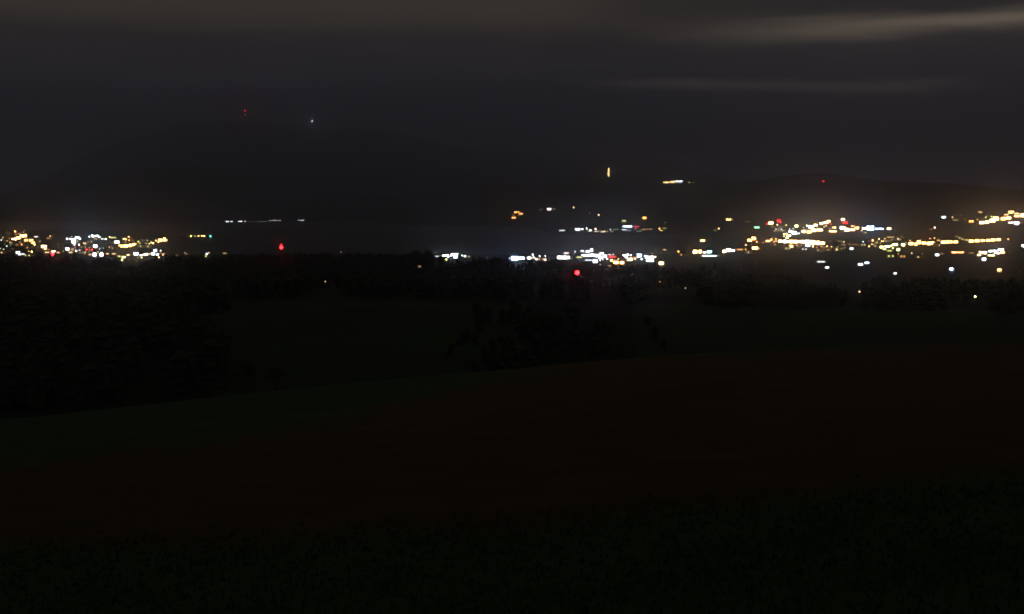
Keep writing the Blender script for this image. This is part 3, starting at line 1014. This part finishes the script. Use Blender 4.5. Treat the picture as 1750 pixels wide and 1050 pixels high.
cand = [q for q in made if q[4] == 'lamp' and q[3] >= 2 and 2000 < q[6].location.y < 4600]
random.shuffle(cand)
WORD = {0: 'white', 1: 'cream', 2: 'grey', 3: 'ochre'}
RW = {0: 'red', 1: 'brown', 2: 'slate'}
cnt = {}
dh = []
for i, q in enumerate(cand[:170]):
    lx, ly = q[6].location.x, q[6].location.y
    x, y = lx + random.uniform(-16, 16), ly + random.uniform(10, 26)
    if H(x, y) < 1.0:
        continue
    o = plain_house(x, y, i)
    dh.append((x, y, i, q, o))
gr = {}
for x, y, i, q, o in dh:
    gr.setdefault((i % 4, i % 3, q[5]), []).append((x / y, o))
for (a_, b_, nm), lst in gr.items():
    lst.sort(key=lambda t_: t_[0])
    for k, (_, o) in enumerate(lst):
        tail = 'near the %s' % nm if len(lst) == 1 else '%s from left, %s' % (ORD[k + 1], nm)
        tag(o, 'plain %s house, %s roof, %s' % (WORD[a_], RW[b_], tail), 'house', 'plain houses at the %s' % nm)


# a plain house that would stand in front of a lit window or lamp is left out
def first_hit(o):
    bpy.context.view_layer.update()
    dg = bpy.context.evaluated_depsgraph_get()
    out = []
    C0 = Vector((0, 0, CAM_Z))
    for q in made:
        kid = [c_ for c_ in q[6].children if c_.name.startswith(('lamp_head', 'window'))]
        if not kid:
            continue
        c_ = kid[len(kid) // 2]
        T = c_.matrix_world.translation
        d = (T - C0).normalized()
        ok, loc, nrm, ix, ob, mt_ = scene.ray_cast(dg, C0, d)
        if ok and ob is not None and ob != c_ and ob.parent != q[6] and (loc - T).length > 8:
            out.append((q, ob.parent or ob, T, ob))
    return out


for rounds in range(4):
    hits = first_hit(None)
    bad = {h[1] for h in hits if h[1].name.startswith('town_house')}
    if not bad:
        break
    for o in bad:
        for c_ in list(o.children):
            bpy.data.objects.remove(c_)
        bpy.data.objects.remove(o)
from collections import Counter
print('BLOCKED', len(hits), Counter(h[1].name.split('.')[0] for h in hits), [(round(h[0][0]), round(h[0][1])) for h in hits][:60])


# ------------------------------------------------------------------ woods
def tree_geo(verts, faces, x, y, z, h, conifer, rnd):
    """low tree of jagged tiers or lobed clumps"""
    if conifer:
        n = 6
        for t_ in range(3):
            b0 = len(verts)
            zb = z + h * (0.12 + 0.26 * t_)
            zt = z + h * (0.55 + 0.225 * t_)
            r_ = h * (0.22 - 0.055 * t_)
            off = rnd.uniform(0, 6)
            for k in range(n):
                a_ = off + 2 * PI * k / n
                rr_ = r_ * rnd.uniform(0.7, 1.2)
                verts.append((x + rr_ * math.cos(a_), y + rr_ * math.sin(a_), zb + rnd.uniform(-0.05, 0.05) * h))
            verts.append((x, y, zt))
            for k in range(n):
                faces.append((b0 + k, b0 + (k + 1) % n, b0 + n))
    else:
        for t_ in range(4):
            b0 = len(verts)
            cx, cy2 = x + rnd.uniform(-0.16, 0.16) * h, y + rnd.uniform(-0.16, 0.16) * h
            cz = z + h * (0.26 + 0.16 * t_ + rnd.uniform(-0.04, 0.04))
            r_ = h * rnd.uniform(0.20, 0.30)
            n = 5
            verts.append((cx, cy2, cz - r_ * 0.8))
            for zz, kk in ((-0.3, 0.95), (0.4, 0.8)):
                for k in range(n):
                    a_ = 2 * PI * k / n + zz * 2
                    rr_ = r_ * kk * rnd.uniform(0.75, 1.25)
                    verts.append((cx + rr_ * math.cos(a_), cy2 + rr_ * math.sin(a_), cz + zz * r_ + rnd.uniform(-0.2, 0.2) * r_))
            verts.append((cx, cy2, cz + r_ * rnd.uniform(0.8, 1.1)))
            for k in range(n):
                k2 = (k + 1) % n
                faces.append((b0, b0 + 1 + k2, b0 + 1 + k))
                faces.append((b0 + 1 + k, b0 + 1 + k2, b0 + 1 + n + k2))
                faces.append((b0 + 1 + k, b0 + 1 + n + k2, b0 + 1 + n + k))
                faces.append((b0 + 1 + n + k, b0 + 1 + n + k2, b0 + 1 + 2 * n))


def wood(name, pts, label, hr, con):
    rnd = random.Random(name)
    v, f = [], []
    for x, y in filter(clear_of_lamps, pts):
        z = H(x, y) - 0.4
        tree_geo(v, f, x, y, z, rnd.uniform(*hr), rnd.random() < con, rnd)
    o = link(name, mesh_np(name, v, f, M_LEAF2))
    tag(o, label, 'forest', kind='stuff')
    return o


LA = np.array([q[6].location.x / q[6].location.y for q in made])
LT = np.array([q[6].location.y for q in made])
LS = np.array([ray(q[0], q[1])[2] for q in made])


def clear_of_lamps(p):
    """no tree crown right before a lit window or lamp"""
    x, y = p
    rz_ = CAM_Z + LS * y
    g = H(x, y)
    return not bool(np.any((np.abs(LA * y - x) < np.where(LT < 1200, 9.0, np.where(LT < 1700, 5.5, 3.2))) & (LT > y) & (rz_ < g + 16.5) & (rz_ > g - 6)))


def uY(u, Y):
    return (u - 875) / FPX * Y, Y


pts = []
while len(pts) < 3600:
    u = random.uniform(-250, 1250)
    if u > 1090 and random.random() < (u - 1090) / 160:
        continue
    Y = random.gauss(1480, 95)
    pts.append(uY(u, Y))
wood('ridge_forest', pts, 'long black wood along the ridge in front of the lake', (9, 15), 0.55)
pts = []
while len(pts) < 1500:
    u, Y = random.uniform(-250, 380), random.uniform(430, 1250)
    if vnoise(np.array(u / 90), np.array(Y / 120), 3) > -0.35:
        pts.append(uY(u, Y))
wood('left_forest', pts, 'black wood filling the hollow at the left', (9, 16), 0.6)
pts = []
while len(pts) < 1700:
    u, Y = random.uniform(380, 2000), random.uniform(720, 1380)
    if vnoise(np.array(u / 120), np.array(Y / 90), 5) > 0.05:
        pts.append(uY(u, Y))
wood('farmland_forest', pts, 'patches of black wood in the middle distance', (8, 14), 0.45)
pts = []
while len(pts) < 150:
    u, Y = random.gauss(940, 75), random.gauss(480, 70)
    pts.append(uY(u, Y))
wood('copse', pts, 'dark copse on the flank of the green hill right of centre', (4, 7.5), 0.1)


# ------------------------------------------------------------------ single trees: trunk with limbs, crown of leaf clumps
def single_tree(x, y, h, seed, label, group):
    rnd = random.Random(seed)
    g = H(x, y)
    root = empty('field_tree', (x, y, g), rnd.uniform(0, 6))
    m = MB()
    m.tube((0, 0, -0.5), (0.05 * h * rnd.uniform(-1, 1), 0, h * 0.45), h * 0.030, h * 0.017, 7)
    tips = []
    for k in range(6):
        a_ = k * 1.05 + rnd.uniform(-0.3, 0.3)
        z0 = h * rnd.uniform(0.25, 0.45)
        tip = (math.cos(a_) * h * rnd.uniform(0.16, 0.30), math.sin(a_) * h * rnd.uniform(0.16, 0.30), h * rnd.uniform(0.5, 0.85))
        m.tube((0, 0, z0), tip, h * 0.013, h * 0.004, 5)
        tips.append(tip)
    link('trunk', m.mesh('trunk', M_BARK), root)
    v, f = [], []
    tips.append((0, 0, h * 0.85)); tips.append((0.05 * h, 0, h * 0.7))
    for tx_, ty_, tz_ in tips:
        for q in range(230):
            d = Vector((rnd.gauss(0, 1), rnd.gauss(0, 1), rnd.gauss(0, 0.8)))
            d = d.normalized() * (h * 0.165 * rnd.random() ** 0.45)
            c_ = Vector((tx_, ty_, tz_)) + d
            a_ = Vector((rnd.gauss(0, 1), rnd.gauss(0, 1), rnd.gauss(0, 1))).normalized() * h * 0.022
            b_ = a_.cross(Vector((rnd.gauss(0, 1), rnd.gauss(0, 1), rnd.gauss(0, 1)))).normalized() * h * 0.014
            k = len(v)
            v += [tuple(c_ - a_), tuple(c_ + b_), tuple(c_ + a_), tuple(c_ - b_)]
            f.append((k, k + 1, k + 2, k + 3))
    link('crown', mesh_np('crown', v, f, M_LEAF), root)
    tag(root, label, 'tree', group)


TREES = [
 (712, 1452, 19, 'round tree rising above the ridge left of the central white lights'),
 (733, 1448, 20, 'tallest tree on the ridge just left of the central white lights'),
 (845, 1450, 17, 'broad tree on the ridge between the central white lights and the blue lamp'),
 (190, 1450, 16, 'tree at the edge of the dip in the left ridge'),
 (300, 1450, 16, 'tree at the right side of the dip in the left ridge'),
 (560, 1450, 16, 'low tree on the bare part of the ridge'),
 (1150, 1400, 14, 'tree at the right end of the wooded ridge'),
 (1190, 1250, 13, 'tree in the dark fields right of the red mast'),
 (420, 430, 9, 'tree at the left foot of the green hill'),
 (470, 410, 8, 'smaller tree right of the one at the foot of the green hill'),
 (1290, 640, 10, 'tree on the crest beyond the ploughed strip'),
 (1480, 660, 9, 'tree beyond the ploughed strip below the lone fields lamp'),
 (1722, 640, 10, 'tree beyond the ploughed strip near the right edge'),
]
for i, (u, Y, h_, lab) in enumerate(TREES):
    x, y = uY(u, Y)
    single_tree(x, y, h_, 100 + i, lab, 'single trees')

# grass of the near meadow
v, f = [], []
rnd = random.Random(5)
for i in range(26000):
    Y = 14 + 60 * rnd.random() ** 1.4
    X = rnd.uniform(-0.46, 0.46) * Y
    Z = H(X, Y) if i < 0 else None
    v.append((X, Y, 0))
P = np.array(v)
Zs = height(P[:, 0], P[:, 1])
pxs, pys = pix(P[:, 0], P[:, 1], Zs)
v = []
for (X, Y, _), Z, a_, b_ in zip(P, Zs, pxs, pys):
    if b_ < soil_y_near(a_) + rnd.gauss(0, 14):
        continue
    for q in range(2):
        k = len(v)
        ang_ = rnd.uniform(0, PI)
        w = 0.022 + 0.0006 * Y
        hh = rnd.uniform(0.04, 0.15)
        dx, dy = math.cos(ang_) * w, math.sin(ang_) * w
        ox, oy = rnd.uniform(-0.15, 0.15), rnd.uniform(-0.15, 0.15)
        v += [(X + ox - dx, Y + oy - dy, Z - 0.02), (X + ox + dx, Y + oy + dy, Z - 0.02), (X + ox + rnd.uniform(-0.08, 0.08), Y + oy + rnd.uniform(-0.08, 0.08), Z + hh)]
        f.append((k, k + 1, k + 2))
M_GRASS = diffuse_mat('grass_blades', (0.040, 0.088, 0.018), 0.8, (0.055, 0.10, 0.026), 0.7)
tag(link('grass', mesh_np('grass', v, f, M_GRASS)), 'short dark grass of the near meadow', 'grass', kind='stuff')

# ------------------------------------------------------------------ night air
HAZE = 8.0e-5
HAZE2 = 5.5e-5
mh = bpy.data.materials.new('night_haze')
mh.use_nodes = True
ht = mh.node_tree
ht.nodes.clear()
hadd = ht.nodes.new('ShaderNodeAddShader')
for k, (dens, g_, col_) in enumerate(((HAZE, 0.30, (0.60, 0.69, 1.0, 1)), (HAZE2, 0.975, (0.95, 0.95, 0.95, 1)))):   # air, and droplets that scatter forward
    pv = ht.nodes.new('ShaderNodeVolumePrincipled')
    pv.inputs['Color'].default_value = col_
    pv.inputs['Density'].default_value = dens
    pv.inputs['Anisotropy'].default_value = g_
    ht.links.new(pv.outputs[0], hadd.inputs[k])
ho = ht.nodes.new('ShaderNodeOutputMaterial')
ht.links.new(hadd.outputs[0], ho.inputs['Volume'])
hz = MB().box(-20800, 20800, -20800, 20800, -14, 1450).mesh('haze', mh)
tag(link('haze', hz), 'thin night haze over the whole valley', kind='stuff')
print("LIGHTS", len(made), [(round(q[0]),round(q[1])) for q in made if q[4]=="boat"])
